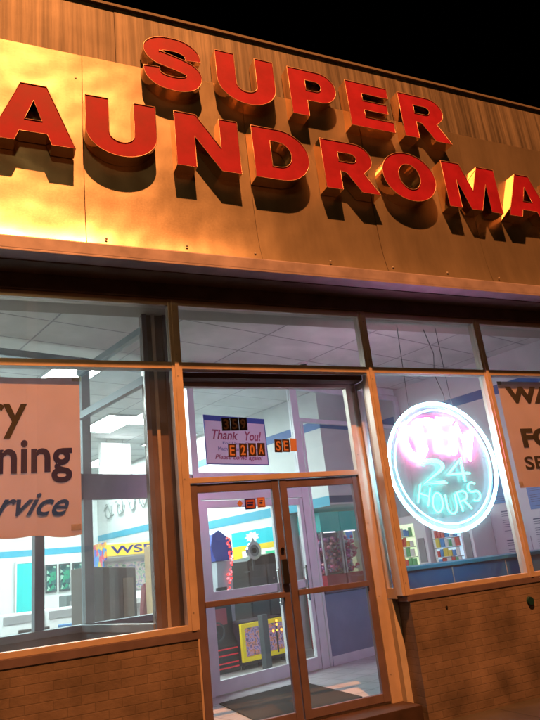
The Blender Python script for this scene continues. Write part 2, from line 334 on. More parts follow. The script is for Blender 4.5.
def wall(a0, a1, b0, b1, z0, z1, m=None, name='interior_wall'):
    g = BM(); box(g, a0, a1, b0, b1, z0, z1); return obj(name, g, m or PANELING, B, rot=TH)
A1 = 8.8
wall(A1, A1+.15, 3.2, 8.5, -.055, 3.963)                      # right-hand wall close to the neon window
wall(7.34, A1-.003, 8.5, 8.65, -.055, 2.1)                    # niche wall behind the claw machines
wall(7.34, A1-.003, 7.25, 8.65, 2.103, 3.963, name='wall_box')
wall(7.34, 7.49, 8.653, 15.5, -.055, 3.963)
wall(-1.5, 7.6, 15.503, 15.65, -.055, 3.963)
wall(-1.65, -1.503, 6.9, 15.65, -.055, 3.963)
def stripe(a0, a1, b0, b1, z0, z1, m): g = BM(); box(g, a0, a1, b0, b1, z0, z1); obj('wall_stripe', g, m, B, rot=TH)
stripe(A1-.006, A1, 3.3, 7.24, 3.38, 3.52, BLUE); stripe(7.335, A1-.01, 7.243, 7.249, 3.33, 3.47, BLUE); stripe(7.334, 7.339, 7.25, 12.6, 3.33, 3.47, BLUE)
stripe(7.335, A1-.01, 7.243, 7.249, 2.13, 2.24, mat('navy_stripe', (.02,.06,.16), .5)); stripe(7.334, 7.339, 7.25, 12.6, 2.09, 2.24, TEALS)
stripe(7.334, 7.339, 12.603, 15.49, 2.32, 2.46, TEALS); stripe(-1.4, 7.33, 15.497, 15.502, 2.1, 2.24, TEALS)
# inner shop front (b = 6.75): knee wall, rails, posts, doors
IF = thing('inner_shopfront', 'pale lilac framed glass screen with an inner door, behind the entrance doors', 'glass screen', (0,0,0), TH)
I0, I1 = 6.72, 6.8
def ibox(bm, a0, a1, z0, z1, d=0): box(bm, a0, a1, I0+d, I1-d, z0, z1, .004)
w = BM()
for a0, a1 in ((4.46,4.56), (6.27,6.40), (8.70,8.78)): ibox(w, a0, a1, -.055, 3.84)
ibox(w, 4.56, 6.27, 2.16, 2.50, .005); ibox(w, 4.56, 6.27, 3.76, 3.84, .005); ibox(w, 4.56, 8.7, 3.845, 3.96, -.005)
ibox(w, 6.40, 8.7, 3.26, 3.32, .005); ibox(w, 6.40, 8.7, 3.76, 3.84, .005); ibox(w, 6.43, 6.47, -.05, 3.25, .01)
obj('frame', w, LILAC, IF)
w = BM(); ibox(w, 6.475, 8.7, -.055, .84, .012); obj('lower_panel', w, mat('blue_grey_panel', (.2,.25,.38), .5, noise=.1), IF)
w = BM(); ibox(w, 6.475, 8.7, .842, .9, -.005); obj('rail', w, BRONZE, IF)
w = BM(); ibox(w, 6.48, 8.7, -.055, .06, .006); obj('skirting', w, LILAC, IF)
for a0, a1, z0, z1 in ((4.56,6.27,2.5,3.76), (6.47,8.7,.9,3.26), (6.40,8.7,3.32,3.76)):
    g = BM(); box(g, a0, a1, 6.757, 6.763, z0, z1); obj('pane', g, DGLASS, IF)
def ileaf(a0, a1, stile):
    l = BM(); ibox(l, a0, a0+stile, -.045, 2.15, .01); ibox(l, a1-stile, a1, -.045, 2.15, .01); ibox(l, a0+stile, a1-stile, 2.06, 2.15, .012)
    ibox(l, a0+stile, a1-stile, -.045, .1, .012); ibox(l, a0+stile, a1-stile, .97, 1.07, .012)
    d = obj('door', l, LILAC, IF)
    for z0, z1 in ((.1,.97), (1.07,2.06)): g = BM(); box(g, a0+stile, a1-stile, 6.757, 6.763, z0, z1); obj('pane', g, DGLASS, d)
    h = BM(); cyl(h, (a1-stile-.05, 6.69, .8), (a1-stile-.05, 6.69, 1.25), .014); cyl(h, (a1-stile-.05, 6.69, .83), (a1-stile-.05, 6.73, .83), .01); cyl(h, (a1-stile-.05, 6.69, 1.22), (a1-stile-.05, 6.73, 1.22), .01); obj('handle', h, CHROME, d)
ileaf(4.565, 5.80, .085); ileaf(5.805, 6.265, .06)
# grey screen on the left: low wall, posts and head rail, and its side run back to the corner post
LS = thing('grey_glass_screen', 'grey framed glass screen on a low wall inside the left window', 'glass screen', (0,0,0), TH)
w = BM(); box(w, -1.5, 4.455, 6.72, 6.82, -.055, .86); obj('low_wall', w, mat('grey_panel', (.16,.2,.24), .5, noise=.2), LS)
w = BM(); box(w, -1.5, 4.455, 6.69, 6.84, .862, .93, .004)
box(w, -1.5, 3.03, 6.73, 6.81, 2.2, 2.48, .004); box(w, 3.13, 4.455, 6.73, 6.81, 2.2, 2.48, .004)
for a0, a1 in ((-.9,-.82), (.5,.58), (1.5,1.58), (2.50,2.60), (3.03,3.13)): box(w, a0, a1, 6.725, 6.815, .932, 3.84 if a0 > 3 else 2.198, .004)
box(w, -1.5, 4.455, 6.735, 6.805, 3.76, 3.84, .004)
box(w, 2.97, 3.04, 5.22, 6.72, 3.60, 3.67, .004); box(w, 2.97, 3.04, 5.22, 6.72, 3.08, 3.16, .004); box(w, 2.96, 3.05, 5.22, 6.688, .862, .93, .004)
obj('frame', w, GREYF, LS)
w = BM(); box(w, 2.975, 3.035, 5.22, 6.715, -.055, .86); obj('side_low_wall', w, MATS['grey_panel'], LS)
for q in ((3.002, 3.008, 5.22, 6.72, .93, 3.08), (3.002, 3.008, 5.22, 6.72, 3.16, 3.6), (-1.5, 3.03, 6.77, 6.776, .93, 2.2), (3.13, 4.45, 6.77, 6.776, .93, 2.2)):
    g = BM(); box(g, *q); obj('pane', g, DGLASS, LS)

# ------------------------------------------------------------------ sign letters
def arc(cx, cy, rx, ry, t0, t1, n=18): return [(cx+rx*math.cos(math.radians(t0+(t1-t0)*i/n)), cy+ry*math.sin(math.radians(t0+(t1-t0)*i/n))) for i in range(n+1)]
def stroke(pts, w):
    P = []; n = len(pts)
    for i in range(n-1):
        p0 = pts[max(0, i-1)]; p1 = pts[i]; p2 = pts[i+1]; p3 = pts[min(n-1, i+2)]
        for k in range(5):
            t = k/5; P.append(tuple(.5*((2*p1[j]) + (-p0[j]+p2[j])*t + (2*p0[j]-5*p1[j]+4*p2[j]-p3[j])*t*t + (-p0[j]+3*p1[j]-3*p2[j]+p3[j])*t**3) for j in (0, 1)))
    P.append(pts[-1]); Lf = []; Rt = []
    for i, p in enumerate(P):
        a = P[max(0, i-1)]; b = P[min(len(P)-1, i+1)]; dx, dy = b[0]-a[0], b[1]-a[1]; l = math.hypot(dx, dy); nx, ny = -dy/l*w/2, dx/l*w/2
        Lf.append((p[0]+nx, p[1]+ny)); Rt.append((p[0]-nx, p[1]-ny))
    return Lf + Rt[::-1]
GL = {}
GL['A'] = [[(0,0),(.33,0),(.39,.17),(.77,.17),(.83,0),(1.16,0),(.76,1),(.40,1)], [(.46,.38),(.58,.72),(.70,.38)]]
GL['U'] = [[(0,1),(0,.42)] + arc(.53,.42,.53,.43,180,360,24)[1:] + [(1.06,1),(.72,1),(.72,.42)] + arc(.53,.40,.19,.16,360,180,12)[1:] + [(.34,.42),(.34,1)]]
GL['N'] = [[(0,0),(.32,0),(.32,.58),(.74,0),(1.08,0),(1.08,1),(.76,1),(.76,.43),(.36,1),(0,1)]]
GL['D'] = [[(0,0),(.48,0)] + arc(.48,.5,.55,.5,-90,90,22)[1:] + [(0,1)], [(.32,.25),(.46,.25)] + arc(.46,.5,.24,.25,-90,90,14)[1:] + [(.32,.75)]]
GL['R'] = [[(0,0),(.32,0),(.32,.38),(.44,.36),(.70,0),(1.08,0),(.80,.40)] + arc(.66,.70,.34,.30,-50,90,16) + [(0,1)], [(.32,.58),(.54,.58)] + arc(.56,.675,.12,.095,-80,80,8) + [(.32,.77)]]
GL['O'] = [arc(.58,.5,.58,.515,0,360,44)[:-1], arc(.58,.5,.235,.27,0,360,30)[:-1]]
GL['M'] = [[(0,0),(.29,0),(.29,.62),(.52,0),(.78,0),(1.01,.62),(1.01,0),(1.30,0),(1.30,1),(.87,1),(.65,.42),(.43,1),(0,1)]]
GL['P'] = [[(0,0),(.33,0),(.33,.34),(.6,.34)] + arc(.6,.67,.36,.33,-90,90,18)[1:] + [(0,1)], [(.33,.56),(.52,.56)] + arc(.53,.67,.12,.11,-80,80,8) + [(.33,.78)]]
GL['E'] = [[(0,0),(.95,0),(.95,.235),(.33,.235),(.33,.395),(.86,.395),(.86,.61),(.33,.61),(.33,.765),(.92,.765),(.92,1),(0,1)]]
GL['L'] = [[(0,0),(.86,0),(.86,.25),(.34,.25),(.34,1),(0,1)]]
GL['T'] = [[(.33,0),(.67,0),(.67,.75),(1,.75),(1,1),(0,1),(0,.75),(.33,.75)]]
GL['S'] = [stroke([(.86,.63),(.83,.77),(.68,.865),(.5,.885),(.31,.865),(.165,.775),(.16,.665),(.26,.585),(.44,.54),(.62,.495),(.79,.43),(.86,.32),(.80,.185),(.66,.12),(.49,.1),(.29,.13),(.155,.23),(.13,.37)], .27)]
YF, DEP = 5.19, .15
def letter(ch, x0, x1, z0, z1, label, row):
    lp = GL[ch]; mx = max(p[0] for p in lp[0]); mn = min(p[0] for p in lp[0]); kx = (x1-x0)/(mx-mn); kz = (z1-z0)
    L2 = [([((p[0]-mn)*kx, p[1]*kz) for p in l], True) for l in lp]
    t = thing('sign_letter', label, 'sign letter', (x0, YF, z0), 0, row)
    f = xform(curve_mesh('face', L2, extrude=.003), Matrix.Translation((0, -DEP+.006, 0)) @ UP); link('face', f, RED, t)
    s = BM()
    for l, _ in L2:
        n = len(l); F = [s.verts.new((p[0], -DEP, p[1])) for p in l]; K = [s.verts.new((p[0], 0, p[1])) for p in l]
        for i in range(n): s.faces.new((F[i], F[(i+1) % n], K[(i+1) % n], K[i]))
    side = obj('side', s, GOLD, t); so = side.modifiers.new('thick', 'SOLIDIFY'); so.thickness = .003; so.offset = 0
    e = curve_mesh('trim', L2, bevel=.004, fill=False, res=1); xform(e, Matrix.Translation((0, -DEP, 0)) @ UP); link('trim', e, EDGE, t)
LOW = 'letters of the lower sign row'; HI = 'letters of the upper sign row'
for ch, x0, x1, lab in (('L',-.72,-.2,'first letter of the lower row, the capital L before the first A'), ('A',-.05,.67,'first red capital A of the lower row, left of the U'),
    ('U',.76,1.425,'red capital U of the lower row, between A and N'), ('N',1.61,2.275,'red capital N of the lower row, between U and D'), ('D',2.43,3.07,'red capital D of the lower row, after the N'),
    ('R',3.24,3.92,'red capital R of the lower row, between D and O'), ('O',4.0,4.73,'round red letter O of the lower row'), ('M',4.87,5.68,'wide red capital M of the lower row'),
    ('A',5.78,6.5,'second red capital A of the lower row, right of the M'), ('T',6.58,7.2,'last letter of the lower row, the capital T after the second A')):
    letter(ch, x0, x1, 5.035, 5.655, lab, LOW)
for ch, x0, x1, lab in (('S',1.335,1.94,'curved red letter S that starts the upper row'), ('U',2.11,2.78,'red capital U of the upper row, between S and P'), ('P',2.96,3.55,'red capital P in the middle of the upper row'),
    ('E',3.70,4.29,'red capital E of the upper row, after the P'), ('R',4.43,5.12,'last red letter of the upper row, the R on the right end')):
    letter(ch, x0, x1, 5.925, 6.55, lab, HI)

# ------------------------------------------------------------------ banner, sign, poster, stickers
def paper(name, pts_top, nx, nz, x0, x1, z0f, z1f, y, th, m, wav=.0015):
    bm = BM(); V = []
    for i in range(nx+1):
        u = i/nx; x = x0+(x1-x0)*u
        for j in range(nz+1):
            v = j/nz; z = z0f(x)+(z1f(x)-z0f(x))*v; V.append(bm.verts.new((x, y + wav*math.sin(9*u+5*v), z)))
    for i in range(nx):
        for j in range(nz): k = i*(nz+1)+j; bm.faces.new((V[k], V[k+nz+1], V[k+nz+2], V[k+1]))
    r = bmesh.ops.extrude_face_region(bm, geom=list(bm.faces))
    for v in r['geom']:
        if isinstance(v, bmesh.types.BMVert): v.co.y += th
    return obj(name, bm, m)
def paper_mat(name, col, tr):
    m = mat(name, col, .8, noise=.06, nscale=4); nt = m.node_tree; b = nt.nodes['Principled BSDF']
    t = nt.nodes.new('ShaderNodeBsdfTranslucent'); t.inputs[0].default_value = (*col, 1); mx = nt.nodes.new('ShaderNodeMixShader'); mx.inputs[0].default_value = tr
    nt.links.new(b.outputs[0], mx.inputs[1]); nt.links.new(t.outputs[0], mx.inputs[2]); nt.links.new(mx.outputs[0], nt.nodes['Material Output'].inputs[0]); return m
PAPER = paper_mat('banner_paper', (.74,.66,.74), .34)
bn = thing('paper_banner', 'large paper banner with dark handwriting style lettering, hung in the left window', 'banner', (0, 5.575, 0))
p = paper('sheet', None, 60, 10, -1.75, .735, lambda x: 1.71+.012*math.sin(7*x)+.008*math.sin(17*x+1), lambda x: 3.05-.012*abs(math.sin(5*x)), 0, .0015, PAPER); p.parent = bn
text('lettering', 'Dry', INK, bn, .30, 2.615, -.0035, .42, .012, 0, 'RIGHT', sx=.95)
text('lettering', 'Cleaning', NAVYINK, bn, .66, 2.235, -.0035, .40, .022, 0, 'RIGHT', sx=.9)
text('lettering', 'Service', mat('blue_ink', (.0,.09,.62), .6), bn, .60, 1.87, -.0035, .27, .014, .45, 'RIGHT', sx=1.0, tilt=-.06)
sg = thing('paper_sign', 'peach paper sign with heavy black capitals, hung in the far right window', 'sign', (0, 5.575, 0))
p = paper('sheet', None, 20, 8, 5.50, 6.9, lambda x: 1.82, lambda x: 3.07, 0, .0015, PAPER, .001); p.parent = sg
text('lettering', 'WASH', INK, sg, 0, 0, -.003, .3, .05, 0, fit=(5.60, 6.8, 2.80, 3.01))
text('lettering', 'FOLD', INK, sg, 0, 0, -.003, .3, .05, 0, fit=(5.69, 6.7, 2.27, 2.50))
text('lettering', 'SERVICE', INK, sg, 0, 0, -.003, .2, .02, 0, fit=(5.65, 6.8, 2.02, 2.17))

def ab_thing(name, label, cat, a, b, z=-.055, rz=0, group=None): return thing(name, label, cat, W(a, b, z), TH+rz, group)
for par, xx, zt in ((bn, .70, 3.03), (bn, .68, 1.76), (sg, 5.53, 3.04), (sg, 5.52, 1.86)):
    g = BM(); box(g, xx-.03, xx+.05 if par is bn else xx+.03, -.0075, -.0062, zt-.02, zt+.03); obj('tape', g, glassy('clear_tape', (.9,.88,.8), 1.4, .2, .3, (.8,.75,.6)), par)
ps = ab_thing('thank_you_poster', 'white thank you poster with a blue top edge and red writing above the inner door', 'poster', 4.67, 6.70, 2.6)
g = BM(); box(g, 0, 1.03, 0, .012, 0, .65); obj('board', g, mat('poster_white', (.78,.66,.8), .5), ps)
g = BM(); box(g, .002, 1.028, -.004, -.001, .575, .648); obj('blue_band', g, mat('poster_blue', (.03,.06,.35), .5), ps)
g = BM()
for q in ((0,.012,0,.574), (1.018,1.03,0,.574), (.013,1.017,0,.012)): box(g, q[0], q[1], -.004, -.001, q[2], q[3])
obj('border', g, MATS['poster_blue'], ps)
g = BM(); cyl(g, (.5,-.006,.53), (.5,-.003,.53), .2, n=40); me = obj('emblem', g, mat('emblem_white', (.8,.72,.82), .5), ps); me.scale = (1.1, 1, .45); me.location = (-.05, 0, .29)
MAUVE = mat('mauve_ink', (.35,.03,.12), .6); BINK = mat('faded_ink', (.2,.2,.45), .6)
text('lettering', 'Thank', MAUVE, ps, 0, 0, -.004, .15, .012, .3, fit=(.12,.54,.33,.46)); text('lettering', 'You!', MAUVE, ps, 0, 0, -.004, .15, .012, .3, fit=(.66,.94,.33,.46))
text('lettering', 'For Using Our', BINK, ps, 0, 0, -.004, .07, .0, 0, fit=(.28,.8,.255,.305))
text('lettering', 'Machines and Services', BINK, ps, 0, 0, -.004, .07, .0, 0, fit=(.2,.85,.185,.235))
text('lettering', 'Please come again!', MAUVE, ps, 0, 0, -.004, .08, .005, .3, fit=(.14,.93,.05,.13))
# street number stickers on the glass over the doors, row by row
STB = mat('sticker_black', (.03,.015,.01), .45); STO = mat('sticker_gold', (.5,.25,.12), .5, .2)
GRP = 'address stickers on the glass above the doors'
def sticker(x, z, ch, lab, w=.088, h=.13, blank=False, tilt=0):
    t = thing('number_sticker', lab, 'sticker', (x, 5.786, z), 0, GRP)
    g = BM(); box(g, -w/2, w/2, 0, .003, -h/2, h/2); obj('backing', g, STO if blank else STB, t)
    if not blank: text('character', ch, STO, t, 0, 0, -.001, .12, .02, 0, fit=(-w*.3, w*.3, -h*.38, h*.38), ext=.0008)
    t.rotation_euler = (0, tilt, 0)
for x, ch in ((2.145,'3'), (2.235,'5'), (2.325,'9')): sticker(x, 2.655, ch, 'small black sticker with a gold %s in the top number row over the poster' % ch)
for x, ch, l in ((2.185,'E','the E that starts the lower row'), (2.30,'2','the 2 after the E'), (2.395,'0','the 0 of the lower row'), (2.49,'A','the A ending the poster group')): sticker(x, 2.395, ch, 'small black sticker with a gold letter or digit, %s' % l, .082, tilt=.05)
for x, ch, l in ((2.68,'S','the S right of the poster'), (2.765,'E','the E right of the poster')): sticker(x, 2.425, ch, 'small black sticker with a gold character, %s' % l, .082, tilt=.06)
sticker(2.85, 2.43, '', 'blank copper sticker at the right end of the lower number row', .07, blank=True, tilt=.08)
for x0, x1, z0, z1, lab, m_, m2 in ((2.265,2.375,1.825,1.925,'dark framed square notice at the top of the left door glass','notice_red','navy_ink'), (2.395,2.475,1.835,1.93,'brown square decal beside the framed notice on the left door','notice_brown',None)):
    t = thing('door_decal', lab, 'sticker', (x0, 5.788, z0), 0)
    g = BM(); box(g, 0, x1-x0, 0, .003, 0, z1-z0); obj('backing', g, NAVYINK if m2 else mat('notice_brown', (.4,.16,.1), .5), t)
    g = BM(); box(g, .012, x1-x0-.012, -.003, -.001, .012, z1-z0-.012); obj('print', g, mat('notice_red', (.32,.09,.08), .5) if m2 else mat('notice_pale', (.5,.26,.18), .5), t)
    g = BM(); box(g, .02, x1-x0-.03, -.005, -.004, .035, .05); box(g, .02, x1-x0-.025, -.005, -.004, .06, .068); obj('text_line', g, NAVYINK, t)
t = BM(); prism(t, [(0,-.035),(.03,0),(0,.035),(-.03,0)], 'y', 0, .003); o = tag(obj('diamond_decal', t, STO), 'small gold diamond decal at the top of the left door', 'sticker'); o.location = (2.215, 5.788, 1.885)
t = BM(); cyl(t, (0,0,0), (0,-.02,0), .045, .04); o = tag(obj('round_plug', t, mat('teal_plastic', (.004,.035,.045), .4), smooth=False), 'small round dark teal cap on the right brick wall', 'cap'); o.location = (5.21, 5.499, .66)
t = BM(); cyl(t, (0,0,0), (0,-.006,0), .012); o = tag(obj('bolt_head', t, BLACK), 'tiny dark bolt head in the right brick wall near the doorway', 'bolt'); o.location = (4.15, 5.499, .73)

# ------------------------------------------------------------------ neon sign
NC = (4.53, 5.60, 2.12)
ns = thing('neon_sign', 'round neon sign reading open 24 hours, glowing white, pink and cyan in the window', 'neon sign', NC)
CY = glow('neon_cyan', (.06,.95,.8), 14); WH = glow('neon_white', (.34,.88,1.0), 26); PK = glow('neon_pink', (1.0,.18,.45), 80)
def tube(name, pts, r, m, closed=False, y=0):
    me = curve_mesh(name, [([(p[0], p[1], 0) for p in pts], closed)], bevel=r, fill=False, res=2); xform(me, Matrix.Translation((0, y, 0)) @ UP); return link(name, me, m, ns, True)
tube('outer_ring', arc(0,0,.70,.69,0,360,72)[:-1], .018, WH, True); tube('inner_ring', arc(0,0,.625,.615,0,360,72)[:-1], .009, glow('neon_ice', (.3,.85,1.0), 9), True)
g = BM(); cyl(g, (0,.045,0), (0,.052,0), .69, n=72); obj('halo_panel', g, glassy('acrylic', (.85,.9,.95), 1.4, .1, .2, (.8,.9,.95)), ns)  # milky disc added to catch a halo from the tubes
STR = {'O': [arc(.5,.5,.5,.5,90,450,24)], 'P': [[(0,0),(0,1),(.6,1)]+arc(.6,.75,.4,.25,90,-90,10)+[(0,.5)]], 'E': [[(1,1),(0,1),(0,0),(1,0)], [(0,.52),(.85,.52)]], 'N': [[(0,0),(0,1),(1,0),(1,1)]],
       '2': [arc(.5,.72,.48,.28,160,-40,14)+[(0,0),(1,0)]], '4': [[(.72,0),(.72,1),(0,.34),(1,.34)]],
       'H': [[(0,0),(0,1)],[(1,0),(1,1)],[(0,.52),(1,.52)]], 'U': [[(0,1),(0,.35)]+arc(.5,.35,.5,.35,180,360,12)+[(1,1)]],
       'R': [[(0,0),(0,1),(.55,1)]+arc(.55,.76,.4,.24,90,-90,10)+[(0,.52)], [(.45,.52),(1,0)]], 'S': [[(.95,.85)]+arc(.5,.75,.45,.25,40,250,12)+arc(.5,.25,.47,.25,70,-150,12)]}
def nword(word, cs, w, h, m, r, dbl=0):
    for ch, (cx, cz, an) in zip(word, cs):
        for st in STR[ch]:
            pts = []
            for p in st:
                x = (p[0]-.5)*w; z = (p[1]-.5)*h; pts.append((cx + x*math.cos(an) - z*math.sin(an), cz + x*math.sin(an) + z*math.cos(an)))
            tube('letter_tube', pts, r, m)
            if dbl: tube('letter_tube', [(cx+(q[0]-cx)*1.22, cz+(q[1]-cz)*1.16) for q in pts], r, m)
nword('OPEN', [(-.34,.25,.3), (-.12,.33,.1), (.11,.33,-.1), (.32,.25,-.3)], .18, .31, PK, .02, 1)
nword('24', [(-.16,-.06,0), (.17,-.06,0)], .25, .22, CY, .010, 1)
nword('HOURS', [(-.33,-.30,-.35), (-.175,-.385,-.18), (0,-.41,0), (.175,-.385,.18), (.33,-.30,.35)], .125, .20, CY, .009)
g = BM()
for x in (-.3, .3): cyl(g, (x,.04,.6), (x*.9,.03,1.62), .0035, n=8)
obj('hanging_chain', g, DGREY, ns)
g = BM(); box(g, -.16, .16, .055, .10, .50, .58, .006); obj('transformer', g, BLACK, ns)
tube('power_cord', [(.2,.55),(.23,.8),(.15,1.05),(.2,1.3),(.12,1.6)], .004, BLACK, y=.06)

# ------------------------------------------------------------------ ceiling lights
LGT = glow('fluorescent_diffuser', (.82,1.0,.95), 62)
def troffer(a, b, lab):
    t = ab_thing('ceiling_light', lab, 'ceiling light', a, b, 3.93, group='recessed ceiling lights of the laundry')
    g = BM()
    for q in ((-.31,-.29,-.62,.62), (.29,.31,-.62,.62), (-.29,.29,-.62,-.60), (-.29,.29,.60,.62)): box(g, q[0], q[1], q[2], q[3], .0, .034)
    obj('frame', g, WHITE, t); g = BM(); box(g, -.289, .289, -.599, .599, .006, .02); obj('diffuser', g, LGT, t)
for a, b, l in ((5.05,10.1,'bright ceiling light seen highest through the left window'), (6.85,11.1,'bright ceiling light beside the brown corner post'),
    (3.2,9.4,'ceiling light hidden behind the banner, nearer row'), (2.0,11.5,'ceiling light behind the banner, farther row'), (.5,9.4,'ceiling light at the far left of the room'),
    (6.6,13.6,'ceiling light near the back wall above the arcade'), (3.4,13.6,'ceiling light near the back wall on the left'), (3.3,8.0,'ceiling light nearest the grey screen, behind the banner')):
    troffer(a, b, l)
lb = ab_thing('light_box', 'square glowing white light box hanging under the ceiling', 'light box', 5.45, 11.3, 3.25)
g = BM(); box(g, 0, .64, 0, .12, 0, .64, .01); obj('case', g, WHITE, lb); g = BM(); box(g, .02, .62, -.006, -.001, .02, .62); obj('face', g, glow('lightbox_face', (.95,1,1), 5), lb)
g = BM(); cyl(g, (.15,.06,.64), (.15,.06,.71), .008); cyl(g, (.5,.06,.64), (.5,.06,.71), .008); obj('hanger', g, GREY, lb)
dc = thing('dome_camera', 'small black dome security camera on the ceiling behind the door transom', 'camera', W(6.1, 6.2, 3.965))
g = BM(); cyl(g, (0,0,0), (0,0,-.03), .075); obj('base', g, WHITE, dc); g = BM(); ball(g, (0,0,-.035), .06, 1, 1, 1, 16); obj('dome', g, BLACK, dc, smooth=True)

# ------------------------------------------------------------------ things inside
COLS = [(.7,.02,.03), (.02,.12,.6), (.8,.55,.02), (.0,.45,.4), (.65,.05,.4), (.05,.4,.08), (.8,.3,.02)]
def cm_(c, e=0):
    n = 'paint_%02d%02d%02d_%d' % (*[int(v*99) for v in c], int(e*10))
    return mat(n, c, .4, emis=c if e else None, es=e)
# mat inside the entrance
g = BM(); prism(g, [(3.9,4.9),(5.15,5.0),(5.52,6.3),(4.35,6.35)], 'z', -.054, -.042); tag(obj('door_mat', g, mat('mat_rubber', (.03,.035,.035), .95, bump=.5, bscale=200), rot=TH), 'dark rubber mat on the tiles behind the entrance doors', 'door mat')
# blue counter inside the neon window
ct = thing('blue_counter', 'low blue counter running inside the neon sign window', 'counter', (3.95, 5.95, -.055))
g = BM(); box(g, 0, 3.0, 0, .5, 0, 1.14); obj('body', g, mat('blue_laminate', (.02,.12,.32), .4), ct); g = BM(); box(g, -.02, 3.02, -.02, .52, 1.142, 1.18, .006); obj('top', g, mat('teal_laminate', (.03,.2,.32), .35), ct)
for q in (.7, 1.45, 2.2): 
    g = BM(); box(g, q, q+.012, -.004, -.001, .02, 1.13); obj('panel_joint', g, GREY, ct)
# big arcade cabinet seen through the left screen
def arcade(a, b, rz, w, h, body, side, screen, lab, mq='', group=None, mqc=(.8,.5,.05)):
    t = ab_thing('arcade_machine', lab, 'arcade machine', a, b, rz=rz, group=group); d = .8
    prof = [(0,0),(0,h*.42),(-.16,h*.46),(-.16,h*.5),(.12,h*.56),(.2,h*.84),(.02,h*.87),(.02,h),(d,h),(d,0)]
    g = BM(); prism(g, prof, 'x', .03, w-.03); obj('cabinet', g, body, t)
    for x0, x1 in ((0,.028), (w-.028,w) if not mq else (w-.13,w)):
        g = BM(); prism(g, [(-.03,0),(-.03,h*.41),(-.2,h*.45),(-.2,h*.52),(.06,h*.58),(.12,h*.84),(-.04,h*.86),(-.04,h+.02),(d+.01,h+.02),(d+.01,0)], 'x', x0, x1, .003); s = obj('side_panel', g, side, t)
    g = BM(); prism(g, [(.11,h*.575),(.105,h*.58),(.18,h*.82),(.188,h*.82)], 'x', .09, w-.09); obj('screen', g, screen, t)
    g = BM(); box(g, .04, w-.04, -.0, .018, h*.885, h*.985); m_ = obj('marquee', g, mat('marquee_%d' % int(mqc[0]*99), mqc, .4, emis=mqc, es=1.2), t)
    if mq: text('lettering', mq, NAVYINK, m_, 0, 0, -.003, .1, .02, 0, fit=(.12, w-.12, h*.9, h*.97))
    for k in range(3): g = BM(); cyl(g, (w*(.25+.2*k), -.06, h*.49), (w*(.25+.2*k), -.06, h*.52), .022); obj('button', g, cm_(COLS[k]), t)
    g = BM(); cyl(g, (w*.8, -.06, h*.49), (w*.8, -.06, h*.53), .008); ball(g, (w*.8, -.06, h*.54), .02, seg=10); obj('joystick', g, cm_((.7,.02,.03)), t)
    g = BM(); box(g, w*.4, w*.6, -.012, -.001, h*.12, h*.3, .004); obj('coin_door', g, DGREY, t)
    return t
def patchwork(name, scale, es, cols, rnd=1.0, soft=False):
    m = bpy.data.materials.new(name); m.use_nodes = True; MATS[name] = m; nt = m.node_tree; N = nt.nodes; L = nt.links; b = N['Principled BSDF']; b.inputs['Roughness'].default_value = .35
    tc = N.new('ShaderNodeTexCoord'); v = N.new('ShaderNodeTexNoise' if soft else 'ShaderNodeTexVoronoi'); v.inputs['Scale'].default_value = scale;
    if soft: v.inputs['Detail'].default_value = 3; v.inputs['Roughness'].default_value = .7
    else: v.inputs['Randomness'].default_value = rnd
    L.new(tc.outputs['Object'], v.inputs['Vector'])
    s = N.new('ShaderNodeSeparateColor'); L.new(v.outputs['Color'], s.inputs[0]); r = N.new('ShaderNodeValToRGB'); r.color_ramp.interpolation = 'LINEAR' if soft else 'CONSTANT'
    el = r.color_ramp.elements
    while len(el) > 1: el.remove(el[-1])
    el[0].position = 0; el[0].color = (*cols[0], 1)
    for i, c in enumerate(cols[1:]): e = el.new(.3+.42*(i+1)/len(cols) if soft else (i+1)/len(cols)); e.color = (*c, 1)
    L.new(s.outputs[0], r.inputs[0]); L.new(r.outputs[0], b.inputs['Base Color'])
    if es: L.new(r.outputs[0], b.inputs['Emission Color']); b.inputs['Emission Strength'].default_value = es
    return m
ART = patchwork('side_art', 9, 0, [(.05,.1,.6), (.8,.6,.05), (.7,.03,.1), (.05,.3,.7), (.9,.35,.05)])
SCR = patchwork('game_screen', 14, .9, [(.5,.5,.5), (.1,.12,.2), (.45,.3,.3), (.15,.3,.2), (.05,.05,.08)], soft=True)
SCR2 = patchwork('race_screen', 11, 1.2, [(.1,.15,.3), (.6,.1,.3), (.05,.05,.06), (.3,.2,.5), (.5,.4,.3)], soft=True)
arcade(5.62, 11.6, -.1, 1.12, 2.08, WHITE, ART, SCR, 'tall white arcade machine with multicoloured side art, near the brown corner post', 'WSB')
rc = ab_thing('racing_seat', 'dark red moulded racing seat beside the tall arcade machine', 'seat', 5.72, 10.6)
MAR = mat('maroon_vinyl', (.16,.015,.03), .35)
g = BM(); prism(g, [(0,.0),(.5,0),(.55,.3),(.5,.42),(.05,.36),(-.02,.2)], 'x', 0, .5, .03); obj('seat', g, MAR, rc)
g = BM(); prism(g, [(-.02,.36),(.08,.36),(-.1,1.25),(-.2,1.3),(-.26,1.2)], 'x', .02, .48, .03); obj('backrest', g, MAR, rc)
gc = ab_thing('grey_cabinet', 'plain grey brown metal cabinet standing behind the grey screen', 'cabinet', 3.42, 7.5)
g = BM(); prism(g, [(0,0),(.62,0),(.62,1.51),(0,1.57)], 'y', 0, .5, .01); obj('body', g, mat('taupe_metal', (.15,.135,.13), .8), gc); g = BM(); box(g, .44, .58, -.008, -.001, .95, 1.40, .003); obj('notice', g, mat('tan_card', (.35,.27,.2), .7), gc)
g = BM(); box(g, .05, .08, -.03, -.001, .7, .95, .004); obj('handle', g, CHROME, gc)
wr = thing('wall_scrollwork', 'grey curly metal scrollwork fixed high on the white arcade wall', 'wall decoration', W(7.33, 15.2, 2.75), TH-math.pi/2)
